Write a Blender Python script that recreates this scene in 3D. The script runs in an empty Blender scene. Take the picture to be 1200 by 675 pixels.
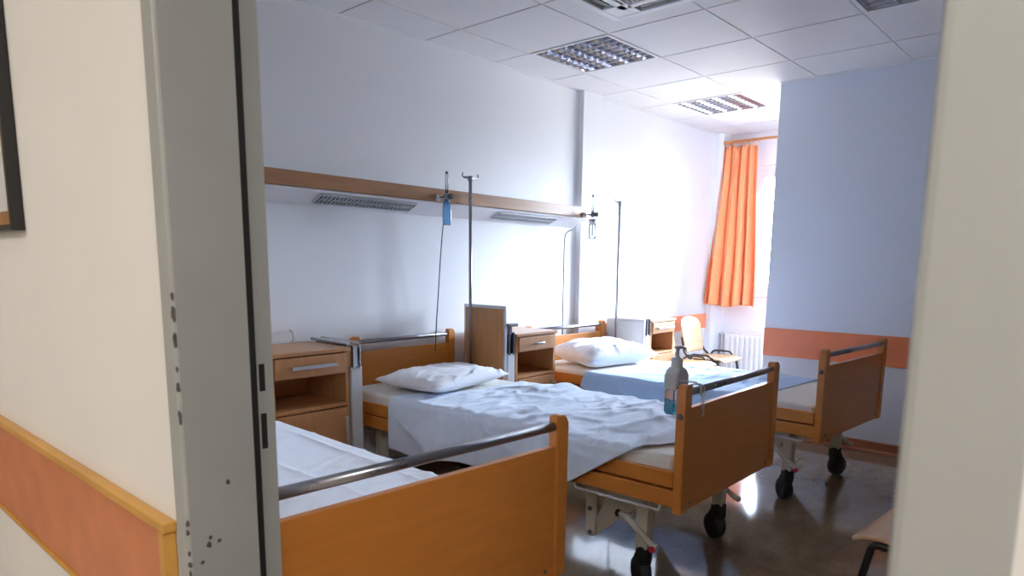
import bpy, bmesh, math, random
import numpy as np
from math import sin, cos, pi, radians, exp, sqrt
from mathutils import Vector, Matrix, noise

random.seed(7)
C = bpy.context.scene.collection

# ------------------------------------------------------------------ materials
def new_mat(name):
    m = bpy.data.materials.new(name); m.use_nodes = True
    nt = m.node_tree
    return m, nt, nt.nodes['Principled BSDF']

def mat(name, col, rough=0.5, metal=0.0, var=0.0, vscale=8.0, bump=0.0, bscale=40.0, stretch=(1, 1, 1),
        coat=0.0, trans=0.0, sheen=0.0, spec=None, rvar=0.0, detail=4.0, subsurf=0.0):
    m, nt, b = new_mat(name)
    b.inputs['Base Color'].default_value = (*col, 1)
    b.inputs['Roughness'].default_value = rough
    b.inputs['Metallic'].default_value = metal
    if coat: b.inputs['Coat Weight'].default_value = coat; b.inputs['Coat Roughness'].default_value = 0.15
    if trans: b.inputs['Transmission Weight'].default_value = trans
    if sheen: b.inputs['Sheen Weight'].default_value = sheen
    if spec is not None: b.inputs['Specular IOR Level'].default_value = spec
    N, L = nt.nodes, nt.links
    tc = N.new('ShaderNodeTexCoord'); mp = N.new('ShaderNodeMapping')
    mp.inputs['Scale'].default_value = stretch
    L.new(tc.outputs['Object'], mp.inputs['Vector'])
    if var or rvar:
        n = N.new('ShaderNodeTexNoise'); n.inputs['Scale'].default_value = vscale; n.inputs['Detail'].default_value = detail
        L.new(mp.outputs['Vector'], n.inputs['Vector'])
        if var:
            r = N.new('ShaderNodeValToRGB')
            r.color_ramp.elements[0].position = 0.3; r.color_ramp.elements[1].position = 0.7
            r.color_ramp.elements[0].color = (*[max(0, c * (1 - var)) for c in col], 1)
            r.color_ramp.elements[1].color = (*[min(1, c * (1 + var)) for c in col], 1)
            L.new(n.outputs['Fac'], r.inputs['Fac']); L.new(r.outputs['Color'], b.inputs['Base Color'])
        if rvar:
            mr = N.new('ShaderNodeMapRange')
            mr.inputs['From Min'].default_value = 0.3; mr.inputs['From Max'].default_value = 0.7
            mr.inputs['To Min'].default_value = max(0, rough - rvar); mr.inputs['To Max'].default_value = rough + rvar
            L.new(n.outputs['Fac'], mr.inputs['Value']); L.new(mr.outputs['Result'], b.inputs['Roughness'])
    if bump:
        n2 = N.new('ShaderNodeTexNoise'); n2.inputs['Scale'].default_value = bscale; n2.inputs['Detail'].default_value = 5
        L.new(mp.outputs['Vector'], n2.inputs['Vector'])
        bp = N.new('ShaderNodeBump'); bp.inputs['Strength'].default_value = bump; bp.inputs['Distance'].default_value = 0.01
        L.new(n2.outputs['Fac'], bp.inputs['Height']); L.new(bp.outputs['Normal'], b.inputs['Normal'])
    return m

M = {}
M['room_wall'] = mat('room_wall_paint', (0.84, 0.84, 0.85), 0.55, var=0.015, vscale=2, bump=0.05, bscale=60)
M['partition_wall'] = mat('partition_paint_skylight_tint', (0.72, 0.77, 0.87), 0.55, var=0.015, vscale=2, bump=0.05, bscale=60)  # blue cast of the skylight put into the partition's wall colour
M['hall_wall'] = mat('corridor_wall_paint', (0.79, 0.765, 0.725), 0.6, var=0.02, vscale=3, bump=0.06, bscale=50)
M['frame_paint'] = mat('grey_door_frame_paint', (0.345, 0.35, 0.335), 0.42, var=0.05, vscale=5, bump=0.03, bscale=25)
M['chip'] = mat('chipped_bare_steel', (0.075, 0.068, 0.06), 0.6, var=0.3, vscale=60)
M['seal'] = mat('black_rubber_seal', (0.008, 0.008, 0.008), 0.6, var=0.2, vscale=40)
M['slot'] = mat('dark_latch_slot', (0.01, 0.01, 0.009), 0.7, var=0.2, vscale=40)
M['tile'] = mat('ceiling_tile_white', (0.78, 0.775, 0.78), 0.7, var=0.02, vscale=4, bump=0.04, bscale=90)
M['tile_gap'] = mat('ceiling_grid_grey', (0.12, 0.12, 0.13), 0.6, var=0.05, vscale=9)
M['tbar'] = mat('ceiling_tee_white', (0.82, 0.82, 0.83), 0.4, var=0.02, vscale=9)
M['bed_wood'] = mat('bed_beech_laminate', (0.60, 0.215, 0.036), 0.36, var=0.06, vscale=5, stretch=(1.2, 6, 9), coat=0.15, bump=0.02, bscale=30, detail=6)
M['cab_wood'] = mat('cabinet_beech_laminate', (0.50, 0.235, 0.09), 0.36, var=0.10, vscale=6, stretch=(6, 6, 1), coat=0.1, detail=6)
M['shelf_wood'] = mat('wall_unit_beech', (0.40, 0.20, 0.09), 0.4, var=0.13, vscale=5, stretch=(1, 8, 8), detail=6)
M['chair_wood'] = mat('chair_beech_ply', (0.66, 0.42, 0.22), 0.35, var=0.10, vscale=6, stretch=(1, 5, 5), coat=0.2, detail=6)
M['guard'] = mat('terracotta_wall_guard', (0.60, 0.20, 0.075), 0.42, var=0.10, vscale=9, bump=0.04, bscale=60, coat=0.15)
M['guard_room'] = mat('coral_wall_guard', (0.74, 0.20, 0.075), 0.5, var=0.06, vscale=9, bump=0.04, bscale=60)
M['strip'] = mat('beech_edge_strip', (0.58, 0.30, 0.06), 0.4, var=0.1, vscale=6, stretch=(3, 1, 3))
M['skirting'] = mat('brown_skirting', (0.30, 0.10, 0.045), 0.4, var=0.15, vscale=6, stretch=(3, 1, 8))
M['chrome'] = mat('brushed_chrome', (0.62, 0.62, 0.64), 0.25, 1.0, rvar=0.06, vscale=20)
M['bar'] = mat('grey_steel_bar', (0.33, 0.33, 0.36), 0.32, 1.0, rvar=0.06, vscale=20)
M['alu'] = mat('grey_aluminium', (0.60, 0.60, 0.62), 0.35, 0.8, rvar=0.06, vscale=20)
M['darkmetal'] = mat('dark_grey_metal', (0.12, 0.12, 0.13), 0.4, 0.5, rvar=0.05, vscale=20)
M['grey_plastic'] = mat('pale_grey_plastic', (0.62, 0.63, 0.64), 0.4, var=0.03, vscale=10)
M['beige_metal'] = mat('beige_painted_steel', (0.60, 0.56, 0.46), 0.38, var=0.05, vscale=10)
M['black'] = mat('black_rubber', (0.012, 0.012, 0.014), 0.5, var=0.2, vscale=30)
M['black_tube'] = mat('black_coated_tube', (0.012, 0.012, 0.014), 0.3, var=0.1, vscale=30)
M['red'] = mat('red_plastic', (0.62, 0.02, 0.04), 0.35, var=0.05, vscale=30)
M['white_plastic'] = mat('white_plastic', (0.82, 0.82, 0.83), 0.35, var=0.02, vscale=10)
M['sheet_deep'] = mat('sky_blue_cotton', (0.45, 0.64, 0.92), 0.85, var=0.03, vscale=20, bump=0.15, bscale=220, sheen=0.2)
M['sheet_blue'] = mat('pale_blue_cotton', (0.68, 0.77, 0.92), 0.85, var=0.03, vscale=20, bump=0.15, bscale=220, sheen=0.2)
M['sheet_white'] = mat('white_cotton', (0.80, 0.83, 0.90), 0.85, var=0.02, vscale=20, bump=0.15, bscale=220, sheen=0.2)
M['pillow'] = mat('white_pillowcase', (0.84, 0.84, 0.88), 0.85, var=0.02, vscale=20, bump=0.15, bscale=200, sheen=0.2)
M['mattress'] = mat('pale_mattress_cover', (0.76, 0.75, 0.71), 0.7, var=0.03, vscale=10, bump=0.1, bscale=120)
M['curtain'] = mat('orange_curtain_cloth', (0.80, 0.27, 0.10), 0.8, var=0.04, vscale=30, bump=0.15, bscale=250, sheen=0.2)
M['rod_wood'] = mat('curtain_rod_wood', (0.60, 0.26, 0.09), 0.35, var=0.1, vscale=8, stretch=(6, 1, 6))
M['pvc'] = mat('white_window_pvc', (0.80, 0.80, 0.82), 0.35, var=0.01, vscale=5)
M['radiator'] = mat('white_radiator_enamel', (0.82, 0.81, 0.80), 0.3, var=0.01, vscale=5)
M['mirror'] = mat('louvre_mirror_aluminium', (0.70, 0.70, 0.74), 0.12, 1.0, rvar=0.04, vscale=20)
M['tube_white'] = mat('unlit_fluorescent_tube', (0.85, 0.86, 0.88), 0.3, var=0.01, vscale=5)
M['grille'] = mat('grey_grille', (0.20, 0.21, 0.22), 0.5, var=0.08, vscale=20)
M['ac_dark'] = mat('brown_grey_vent_slot', (0.10, 0.075, 0.06), 0.6, var=0.1, vscale=20)
M['hall_floor'] = mat('corridor_floor_vinyl', (0.50, 0.45, 0.40), 0.3, var=0.08, vscale=6)
M['gold_frame'] = mat('brown_gilt_moulding', (0.38, 0.17, 0.035), 0.35, 0.2, var=0.3, vscale=10, stretch=(4, 4, 1))
M['black_wood'] = mat('black_stained_moulding', (0.012, 0.010, 0.010), 0.4, var=0.2, vscale=10)
M['print'] = mat('pale_print_paper', (0.72, 0.75, 0.76), 0.3, var=0.03, vscale=4, coat=0.6)
M['cord'] = mat('grey_black_cord', (0.06, 0.06, 0.065), 0.5, var=0.1, vscale=30)
M['bottle_grey'] = mat('grey_dispenser_plastic', (0.60, 0.63, 0.66), 0.35, var=0.02, vscale=10)

def floor_mat():
    m, nt, b = new_mat('polished_brown_beige_vinyl')
    N, L = nt.nodes, nt.links
    tc = N.new('ShaderNodeTexCoord')
    n = N.new('ShaderNodeTexNoise'); n.inputs['Scale'].default_value = 5; n.inputs['Detail'].default_value = 8; n.inputs['Roughness'].default_value = 0.65
    n2 = N.new('ShaderNodeTexNoise'); n2.inputs['Scale'].default_value = 70; n2.inputs['Detail'].default_value = 3
    L.new(tc.outputs['Object'], n.inputs['Vector']); L.new(tc.outputs['Object'], n2.inputs['Vector'])
    a = N.new('ShaderNodeMath'); a.operation = 'ADD'
    h = N.new('ShaderNodeMath'); h.operation = 'MULTIPLY'; h.inputs[1].default_value = 0.5
    L.new(n2.outputs['Fac'], h.inputs[0]); L.new(n.outputs['Fac'], a.inputs[0]); L.new(h.outputs[0], a.inputs[1])
    r = N.new('ShaderNodeValToRGB'); e = r.color_ramp.elements
    e[0].position = 0.5; e[0].color = (0.21, 0.14, 0.086, 1)
    e[1].position = 1.0; e[1].color = (0.345, 0.255, 0.165, 1)
    L.new(a.outputs[0], r.inputs['Fac']); L.new(r.outputs['Color'], b.inputs['Base Color'])
    mr = N.new('ShaderNodeMapRange'); mr.inputs['To Min'].default_value = 0.06; mr.inputs['To Max'].default_value = 0.16
    L.new(n.outputs['Fac'], mr.inputs['Value']); L.new(mr.outputs['Result'], b.inputs['Roughness'])
    b.inputs['Coat Weight'].default_value = 0.6; b.inputs['Coat Roughness'].default_value = 0.04
    b.inputs['Specular IOR Level'].default_value = 0.6
    bp = N.new('ShaderNodeBump'); bp.inputs['Strength'].default_value = 0.03; bp.inputs['Distance'].default_value = 0.02
    L.new(n.outputs['Fac'], bp.inputs['Height']); L.new(bp.outputs['Normal'], b.inputs['Normal'])
    return m
M['floor'] = floor_mat()

def pane_mat():
    m = bpy.data.materials.new('window_pane_glass'); m.use_nodes = True
    N, L = m.node_tree.nodes, m.node_tree.links
    N.remove(N['Principled BSDF'])
    t = N.new('ShaderNodeBsdfTransparent'); g = N.new('ShaderNodeBsdfGlossy'); g.inputs['Roughness'].default_value = 0.02
    f = N.new('ShaderNodeFresnel'); f.inputs['IOR'].default_value = 1.45
    mx = N.new('ShaderNodeMixShader')
    L.new(f.outputs[0], mx.inputs[0]); L.new(t.outputs[0], mx.inputs[1]); L.new(g.outputs[0], mx.inputs[2])
    L.new(mx.outputs[0], N['Material Output'].inputs['Surface'])
    return m
M['pane'] = pane_mat()
def thin_plastic(name, tint, body, k):
    m = pane_mat(); m.name = name
    N, L = m.node_tree.nodes, m.node_tree.links
    t = [n for n in N if n.type == 'BSDF_TRANSPARENT'][0]; t.inputs['Color'].default_value = (*tint, 1)
    d = N.new('ShaderNodeBsdfDiffuse'); d.inputs['Color'].default_value = (*body, 1)
    tl = N.new('ShaderNodeBsdfTranslucent'); tl.inputs['Color'].default_value = (*body, 1)
    ds = N.new('ShaderNodeMixShader'); L.new(d.outputs[0], ds.inputs[1]); L.new(tl.outputs[0], ds.inputs[2])
    mx = N.new('ShaderNodeMixShader'); mx.inputs[0].default_value = k
    first = [n for n in N if n.type == 'MIX_SHADER' and n not in (mx, ds)][0]
    L.new(t.outputs[0], mx.inputs[1]); L.new(ds.outputs[0], mx.inputs[2]); L.new(mx.outputs[0], first.inputs[1])
    return m
M['clear'] = thin_plastic('clear_plastic', (0.93, 0.95, 0.97), (0.8, 0.85, 0.9), 0.15)
M['gel'] = thin_plastic('turquoise_gel', (0.25, 0.85, 1.0), (0.06, 0.72, 1.0), 0.45)
M['blue_clear'] = thin_plastic('blue_translucent_plastic', (0.62, 0.82, 1.0), (0.36, 0.66, 1.0), 0.5)

# ------------------------------------------------------------------ mesh helpers
class MB:
    """collects shapes, built as ONE mesh object"""
    def __init__(s): s.bm = bmesh.new()
    def box(s, x0, x1, y0, y1, z0, z1, bev=0.0, mi=0, seg=2):
        b = bmesh.new()
        v = [b.verts.new((x, y, z)) for x in (min(x0, x1), max(x0, x1)) for y in (min(y0, y1), max(y0, y1)) for z in (min(z0, z1), max(z0, z1))]
        for f in ((0, 1, 3, 2), (4, 6, 7, 5), (0, 4, 5, 1), (2, 3, 7, 6), (0, 2, 6, 4), (1, 5, 7, 3)):
            b.faces.new([v[i] for i in f])
        bmesh.ops.recalc_face_normals(b, faces=b.faces)
        if bev: bmesh.ops.bevel(b, geom=b.edges[:], offset=bev, segments=seg, affect='EDGES', profile=0.6)
        s._join(b, mi); return s
    def _join(s, b, mi=0, smooth=False, mtx=None):
        if mtx is not None: b.transform(mtx)
        mp = {}
        for v in b.verts: mp[v] = s.bm.verts.new(v.co)
        for f in b.faces:
            try: g = s.bm.faces.new([mp[v] for v in f.verts])
            except ValueError: continue
            g.material_index = mi; g.smooth = smooth or f.smooth
        b.free()
    def tube(s, pts, r, n=12, cap=True, mi=0, closed=False):
        pts = [Vector(p) for p in pts]; rings = []
        K = len(pts); prev = None
        for i, p in enumerate(pts):
            if closed: t = (pts[(i + 1) % K] - pts[i - 1])
            else: t = (pts[min(i + 1, K - 1)] - pts[max(i - 1, 0)])
            t.normalize()
            if prev is None:
                a = Vector((0, 0, 1)) if abs(t.z) < 0.9 else Vector((1, 0, 0))
                u = t.cross(a).normalized()
            else:
                u = (prev - t * prev.dot(t)).normalized()
            prev = u; w = t.cross(u)
            rr = r[i] if isinstance(r, (list, tuple)) else r
            rings.append([s.bm.verts.new(p + (u * cos(2 * pi * k / n) + w * sin(2 * pi * k / n)) * rr) for k in range(n)])
        R = len(rings)
        for i in range(R if closed else R - 1):
            a, b = rings[i], rings[(i + 1) % R]
            for k in range(n):
                f = s.bm.faces.new((a[k], a[(k + 1) % n], b[(k + 1) % n], b[k])); f.smooth = True; f.material_index = mi
        if cap and not closed:
            for rg in (rings[0][::-1], rings[-1]):
                f = s.bm.faces.new(rg); f.material_index = mi
        return s
    def prism(s, poly, axis, a0, a1, mi=0, bev=0.0, smooth=False):
        """polygon of 2-D points swept along axis x, y or z"""
        b = bmesh.new()
        def P(p, a):
            return {'x': (a, p[0], p[1]), 'y': (p[0], a, p[1]), 'z': (p[0], p[1], a)}[axis]
        lo = [b.verts.new(P(p, a0)) for p in poly]; hi = [b.verts.new(P(p, a1)) for p in poly]
        n = len(poly)
        b.faces.new(lo[::-1]); b.faces.new(hi)
        for i in range(n):
            f = b.faces.new((lo[i], lo[(i + 1) % n], hi[(i + 1) % n], hi[i])); f.smooth = smooth
        bmesh.ops.recalc_face_normals(b, faces=b.faces)
        if bev: bmesh.ops.bevel(b, geom=b.edges[:], offset=bev, segments=2, affect='EDGES')
        s._join(b, mi); return s
    def lathe(s, prof, c=(0, 0, 0), axis='z', n=20, mi=0):
        rings = []
        def P(r, h, k):
            x, y = r * cos(2 * pi * k / n), r * sin(2 * pi * k / n)
            q = {'z': (x, y, h), 'x': (h, x, y), 'y': (x, h, y)}[axis]
            return Vector(q) + Vector(c)
        for r, h in prof: rings.append([s.bm.verts.new(P(max(r, 1e-5), h, k)) for k in range(n)])
        for a, b in zip(rings, rings[1:]):
            for k in range(n):
                f = s.bm.faces.new((a[k], a[(k + 1) % n], b[(k + 1) % n], b[k])); f.smooth = True; f.material_index = mi
        for rg in (rings[0], rings[-1]):
            f = s.bm.faces.new(rg); f.material_index = mi
        return s
    def grid(s, fn, nu, nv, mi=0, smooth=True, wrap=False):
        vs = [[s.bm.verts.new(fn(i / nu, j / nv)) for j in range(nv + 1)] for i in range(nu + (0 if wrap else 1))]
        R = len(vs)
        for i in range(nu):
            for j in range(nv):
                a, b = vs[i], vs[(i + 1) % R]
                f = s.bm.faces.new((a[j], b[j], b[j + 1], a[j + 1])); f.smooth = smooth; f.material_index = mi
        return s
    def build(s, name, m, parent=None, label=None, recalc=True, solid=0.0, subsurf=0):
        if recalc: bmesh.ops.recalc_face_normals(s.bm, faces=s.bm.faces)
        me = bpy.data.meshes.new(name); s.bm.to_mesh(me); s.bm.free()
        for x in (m if isinstance(m, (list, tuple)) else [m]): me.materials.append(M[x])
        o = bpy.data.objects.new(name, me); C.objects.link(o)
        if parent is not None: o.parent = parent
        if label: o['label'] = label
        if solid:
            md = o.modifiers.new('thickness', 'SOLIDIFY'); md.thickness = solid; md.offset = -1
        if subsurf:
            md = o.modifiers.new('smooth', 'SUBSURF'); md.levels = subsurf; md.render_levels = subsurf
        return o

def tag(o, label, cat, group=None):
    o['label'] = label; o['category'] = cat
    if group: o['group'] = group
    return o
def thing(name, label, cat, loc=(0, 0, 0), rz=0.0, group=None):
    o = bpy.data.objects.new(name, None); C.objects.link(o)
    o.empty_display_size = 0.1
    o.location = loc; o.rotation_euler = (0, 0, rz)
    return tag(o, label, cat, group)
def structure(o): o['kind'] = 'structure'; return o
def struct_empty(name):
    o = bpy.data.objects.new(name, None); C.objects.link(o); o['kind'] = 'structure'; return o
def smooth_path(pts, k=6):
    """Catmull-Rom through points"""
    P = [Vector(p) for p in pts]; out = []
    for i in range(len(P) - 1):
        p0, p1, p2, p3 = P[max(i - 1, 0)], P[i], P[i + 1], P[min(i + 2, len(P) - 1)]
        for j in range(k):
            t = j / k
            out.append(0.5 * ((2 * p1) + (p2 - p0) * t + (2 * p0 - 5 * p1 + 4 * p2 - p3) * t * t + (3 * p1 - p0 - 3 * p2 + p3) * t ** 3))
    out.append(P[-1]); return out
def fillet(pts, r, k=5):
    P = [Vector(p) for p in pts]; out = [P[0]]
    for i in range(1, len(P) - 1):
        a, b, c = P[i - 1], P[i], P[i + 1]
        d1 = (a - b); d2 = (c - b); q = min(r, d1.length * 0.49, d2.length * 0.49)
        s, e = b + d1.normalized() * q, b + d2.normalized() * q
        for j in range(k + 1):
            t = j / k
            out.append(s * (1 - t) ** 2 + b * 2 * t * (1 - t) + e * t * t)
    out.append(P[-1]); return out

# ------------------------------------------------------------------ room constants (metres, floor z=0, camera above origin)
ZC = 2.607          # ceiling
YW = 3.34           # headboard wall
XB = 6.95           # window wall
XP = 5.20           # partition face
XF0, XF1 = 0.46, 0.61   # corridor wall faces
YR = -2.4          # right wall of the room
GX, GY, GP = 2.8905, 3.0174, 0.6   # ceiling grid

# ------------------------------------------------------------------ setting
structure(MB().box(0.46, 7.1, YR - 0.1, YW + 0.1, -0.06, 0).build('floor', 'floor'))
structure(MB().box(-2.3, 0.46, -3.2, 6.2, -0.06, 0).build('floor_corridor', 'hall_floor'))
structure(MB().box(XF1 - 0.15, XB + 0.35, YW, YW + 0.15, 0, ZC + 0.12).build('wall_left', 'room_wall'))
structure(MB().box(4.46, 4.70, YW - 0.045, YW + 0.01, 0, ZC + 0.12, bev=0.004).build('wall_pillar', 'room_wall'))
structure(MB().box(XP, XP + 0.14, YR, 2.075, 0, ZC + 0.12).build('wall_partition', 'partition_wall'))
structure(MB().box(XF1 - 0.15, XB + 0.35, YR - 0.15, YR, 0, ZC + 0.12).build('wall_right', 'room_wall'))
# window wall with opening
WY0, WY1, WZ0, WZ1 = -0.55, 3.02, 1.0, 2.28
wb = MB()
wb.box(XB, XB + 0.3, YR, YW, 0, WZ0).box(XB, XB + 0.3, YR, YW, WZ1, ZC + 0.12)
wb.box(XB, XB + 0.3, WY1, YW, WZ0, WZ1).box(XB, XB + 0.3, YR, WY0, WZ0, WZ1)
structure(wb.build('wall_back', 'room_wall'))
# corridor wall with doorway
DY0, DY1, DZ = 0.095, 1.125, 2.10
wf = MB()
wf.box(XF0, XF1, DY1 + 0.02, 6.0, 0, ZC).box(XF0, XF1, -3.0, DY0 - 0.02, 0, ZC).box(XF0, XF1, DY0 - 0.02, DY1 + 0.02, DZ + 0.02, ZC + 0.12)
structure(wf.build('wall_front', 'hall_wall'))
structure(MB().box(-2.15, -2.0, -3.0, 6.0, 0, ZC).build('wall_corridor_far', 'hall_wall'))
structure(MB().box(-2.15, XF0, -3.15, -3.0, 0, ZC).build('wall_corridor_right', 'hall_wall'))
structure(MB().box(-2.15, XF0, 6.0, 6.15, 0, ZC).build('wall_corridor_left', 'hall_wall'))
structure(MB().box(-2.15, XF0, -3.0, 6.0, ZC, ZC + 0.1).build('ceiling_corridor', 'hall_wall'))
structure(MB().prism([(6.75, YW), (6.75, YW - 0.06), (6.79, YW - 0.09), (XB, YW - 0.09), (XB, YW)], 'z', 0, ZC).build('trim_1', 'room_wall'))

# ceiling: backing, recessed tiles, white tees
def light_cells():
    return {(1, -1), (4, -1), (1, -4)}      # (i along x from line 0, j along y; cell spans j*GP..(j+1)*GP)
cb = MB()
cb.box(XF1 - 0.02, XB + 0.02, YR - 0.02, YW + 0.02, ZC + 0.10, ZC + 0.16, mi=1)
g = 0.006
for i in range(-5, 8):
    for j in range(-10, 1):
        x0, x1 = GX + GP * i, GX + GP * (i + 1); y0, y1 = GY + GP * j, GY + GP * (j + 1)
        x0, x1 = max(x0, XF1), min(x1, XB); y0, y1 = max(y0, YR), min(y1, YW)
        if x1 - x0 < 0.02 or y1 - y0 < 0.02 or (i, j) in light_cells(): continue
        cb.box(x0 + g, x1 - g, y0 + g, y1 - g, ZC, ZC + 0.02)
for i in range(-4, 8):
    x = GX + GP * i
    if XF1 < x < XB: cb.box(x - 0.009, x + 0.009, YR, YW, ZC + 0.005, ZC + 0.03, mi=1)
for j in range(-9, 2):
    y = GY + GP * j
    if YR < y < YW: cb.box(XF1, XB, y - 0.009, y + 0.009, ZC + 0.0045, ZC + 0.03, mi=2)
structure(cb.build('ceiling', ['tile', 'tile_gap', 'tbar']))
# white edge angle along the headboard wall and the partition
structure(MB().box(XF1, XB, YW - 0.02, YW, ZC - 0.006, ZC, bev=0.001).build('trim_2', 'tbar'))
structure(MB().box(XP - 0.02, XP, YR, 2.075, ZC - 0.006, ZC, bev=0.001).build('trim_3', 'tbar'))
# skirting on partition
sk = MB(); sk.prism([(XP, 0), (XP - 0.022, 0), (XP - 0.022, 0.012), (XP - 0.014, 0.022), (XP - 0.012, 0.075), (XP, 0.08)], 'y', YR, 2.075)
sk2 = bmesh.new()
structure(sk.build('baseboard_partition', 'skirting'))
structure(MB().box(0.62, 4.46, YW - 0.012, YW, 0, 0.08, bev=0.002).build('baseboard_left', 'skirting'))

# door frame
door = struct_empty('door_1')
jb = MB()
jb.prism([(0.449, 1.168), (0.449, 1.131), (0.4505, 1.1275), (0.454, 1.125), (0.572, 1.125), (0.572, 1.143), (0.6245, 1.143), (0.6245, 1.19), (XF1, 1.19), (XF1, 1.15), (XF0, 1.15), (XF0, 1.168)],
         'z', 0, DZ)
chips = [(0.452, 1.127, 1.242, .006, .012), (0.453, 1.126, 1.214, .007, .022), (0.452, 1.127, 1.178, .004, .010), (0.4505, 1.13, 1.172, .006, .020), (0.453, 1.126, 1.126, .004, .010),
         (0.452, 1.127, 1.100, .005, .008), (0.453, 1.126, 1.093, .006, .008), (0.452, 1.127, 1.048, .006, .019), (0.453, 1.126, 1.039, .005, .008),
         (0.452, 1.127, 0.866, .006, .010), (0.453, 1.126, 0.851, .006, .010), (0.451, 1.128, 0.864, .005, .006), (0.454, 1.125, 0.813, .006, .008), (0.456, 1.125, 0.794, .007, .009), (0.453, 1.126, 0.778, .005, .010)]
rc = random.Random(3)
def chip_poly(mb, c, ax, a, b):
    """ragged flat flake lying on the painted steel"""
    n = 9; vs = []
    for k in range(n):
        t = 2 * pi * k / n; q = 0.65 + 0.5 * rc.random()
        vs.append(mb.bm.verts.new(Vector(c) + Vector(ax) * (a * q * cos(t)) + Vector((0, 0, b * q * sin(t)))))
    f = mb.bm.faces.new(vs); f.material_index = 1
for (x, y, z, a, b) in chips:
    d = Vector((0.70, -0.70, 0)); nrm = Vector((-0.7, -0.7, 0))
    chip_poly(jb, Vector((0.4507, 1.1267, z)) + nrm * 0.0011, d, a * 0.6, b * 0.65)
for (x, z, a, b) in [(0.483, 0.820, .005, .007), (0.501, 0.822, .005, .004), (0.486, 0.832, .004, .004), (0.522, 0.922, .004, .006), (0.470, 0.792, .004, .004)]:
    chip_poly(jb, (x, 1.1246, z), (1, 0, 0), a, b)
jl = jb.build('jamb', ['frame_paint', 'chip'], door, label='grey steel left door jamb with chipped paint')
MB().prism([(0.572, 1.1235), (0.583, 1.1235), (0.583, 1.144), (0.572, 1.144)], 'z', 0, DZ).build('gasket', 'seal', door, label='black rubber door seal')
for z0, z1 in ((1.068, 1.117), (0.962, 1.027)):
    MB().box(0.597, 0.608, 1.1422, 1.150, z0, z1, bev=0.0004).build('strike_hole', 'slot', door, label='black latch slot in door jamb')
MB().prism([(0.449, 0.034), (0.449, 0.088), (0.4505, 0.0925), (0.455, 0.095), (0.572, 0.095), (0.572, 0.078), (0.622, 0.078), (0.622, 0.03), (XF1, 0.03), (XF1, 0.07), (XF0, 0.07), (XF0, 0.034)],
           'z', 0, DZ).build('jamb', 'frame_paint', door, label='pale grey steel right door jamb, close and out of focus')
MB().box(0.449, 0.622, 0.034, 1.168, DZ, DZ + 0.045, bev=0.003).build('head', 'frame_paint', door)

# window
win = struct_empty('window_1')
wfm = MB(); fx0, fx1 = XB + 0.06, XB + 0.13
mull = [WY0, WY0 + (WY1 - WY0) / 3, WY0 + 2 * (WY1 - WY0) / 3, WY1]
wfm.box(fx0, fx1, WY0, WY1, WZ0, WZ0 + 0.06, bev=0.004).box(fx0, fx1, WY0, WY1, WZ1 - 0.06, WZ1, bev=0.004)
for k, y in enumerate(mull):
    a, b = (y, y + 0.06) if k == 0 else ((y - 0.06, y) if k == 3 else (y - 0.045, y + 0.045))
    wfm.box(fx0, fx1, a, b, WZ0 + 0.06, WZ1 - 0.06, bev=0.002)
wfm.build('window_frame', 'pvc', win)
for a, b in zip(mull, mull[1:]):
    s = MB(); a2, b2 = a + 0.05, b - 0.05
    s.box(fx0 - 0.012, fx0 + 0.05, a2, b2, WZ0 + 0.05, WZ0 + 0.115, bev=0.005).box(fx0 - 0.012, fx0 + 0.05, a2, b2, WZ1 - 0.115, WZ1 - 0.05, bev=0.005)
    s.box(fx0 - 0.012, fx0 + 0.05, a2, a2 + 0.065, WZ0 + 0.115, WZ1 - 0.115, bev=0.002).box(fx0 - 0.012, fx0 + 0.05, b2 - 0.065, b2, WZ0 + 0.115, WZ1 - 0.115, bev=0.002)
    so = s.build('window_sash', 'pvc', win)
    MB().box(fx0 + 0.02, fx0 + 0.026, a2 + 0.05, b2 - 0.05, WZ0 + 0.1, WZ1 - 0.1).build('pane', 'pane', so)
MB().box(XB - 0.03, XB + 0.07, WY0 - 0.02, WY1 + 0.02, WZ0 - 0.03, WZ0 + 0.003, bev=0.006).build('window_sill', 'pvc', win)

# ------------------------------------------------------------------ wall guards
def guard_band(name, label, wall, a0, a1, z0, z1, mt, strip=True, loc=None):
    pass
cg = thing('wall_guard', 'orange terracotta wall guard with beech edging on the corridor wall beside door frame', 'wall guard', (XF0, 1.2, 0.60))
z0c, z1c = 0.572, 0.832
MB().box(-0.014, -0.0005, 0.022, 4.5, z0c - 0.60, z1c - 0.60, bev=0.002).build('panel', 'guard', cg)
MB().box(-0.024, -0.0005, -0.006, 4.5, z1c - 0.60, z1c - 0.60 + 0.018, bev=0.003).build('top_strip', 'strip', cg, label='pale beech strip along the top')
MB().box(-0.024, -0.0005, 0.0, 0.022, z0c - 0.60, z1c - 0.60, bev=0.003).build('end_strip', 'strip', cg, label='amber beech strip closing the end')
MB().box(-0.020, -0.0005, 0.022, 4.5, z0c - 0.60 - 0.012, z0c - 0.60, bev=0.003).build('bottom_strip', 'strip', cg)
pg = MB().box(-0.014, -0.0005, -3.25, 0.062, -0.105, 0.105, bev=0.003).build('wall_guard', 'guard_room')
pg.location = (XP, 2.012, 0.722); tag(pg, 'coral wall guard band across the bluish partition behind farthest bed', 'wall guard')
lg = MB().box(0, 1.98, -0.014, -0.0005, -0.15, 0.0, bev=0.003).build('wall_guard', 'guard_room')
lg.location = (4.76, YW, 0.79); tag(lg, 'coral wall guard band behind chairs on the sunlit headboard wall', 'wall guard')

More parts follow.
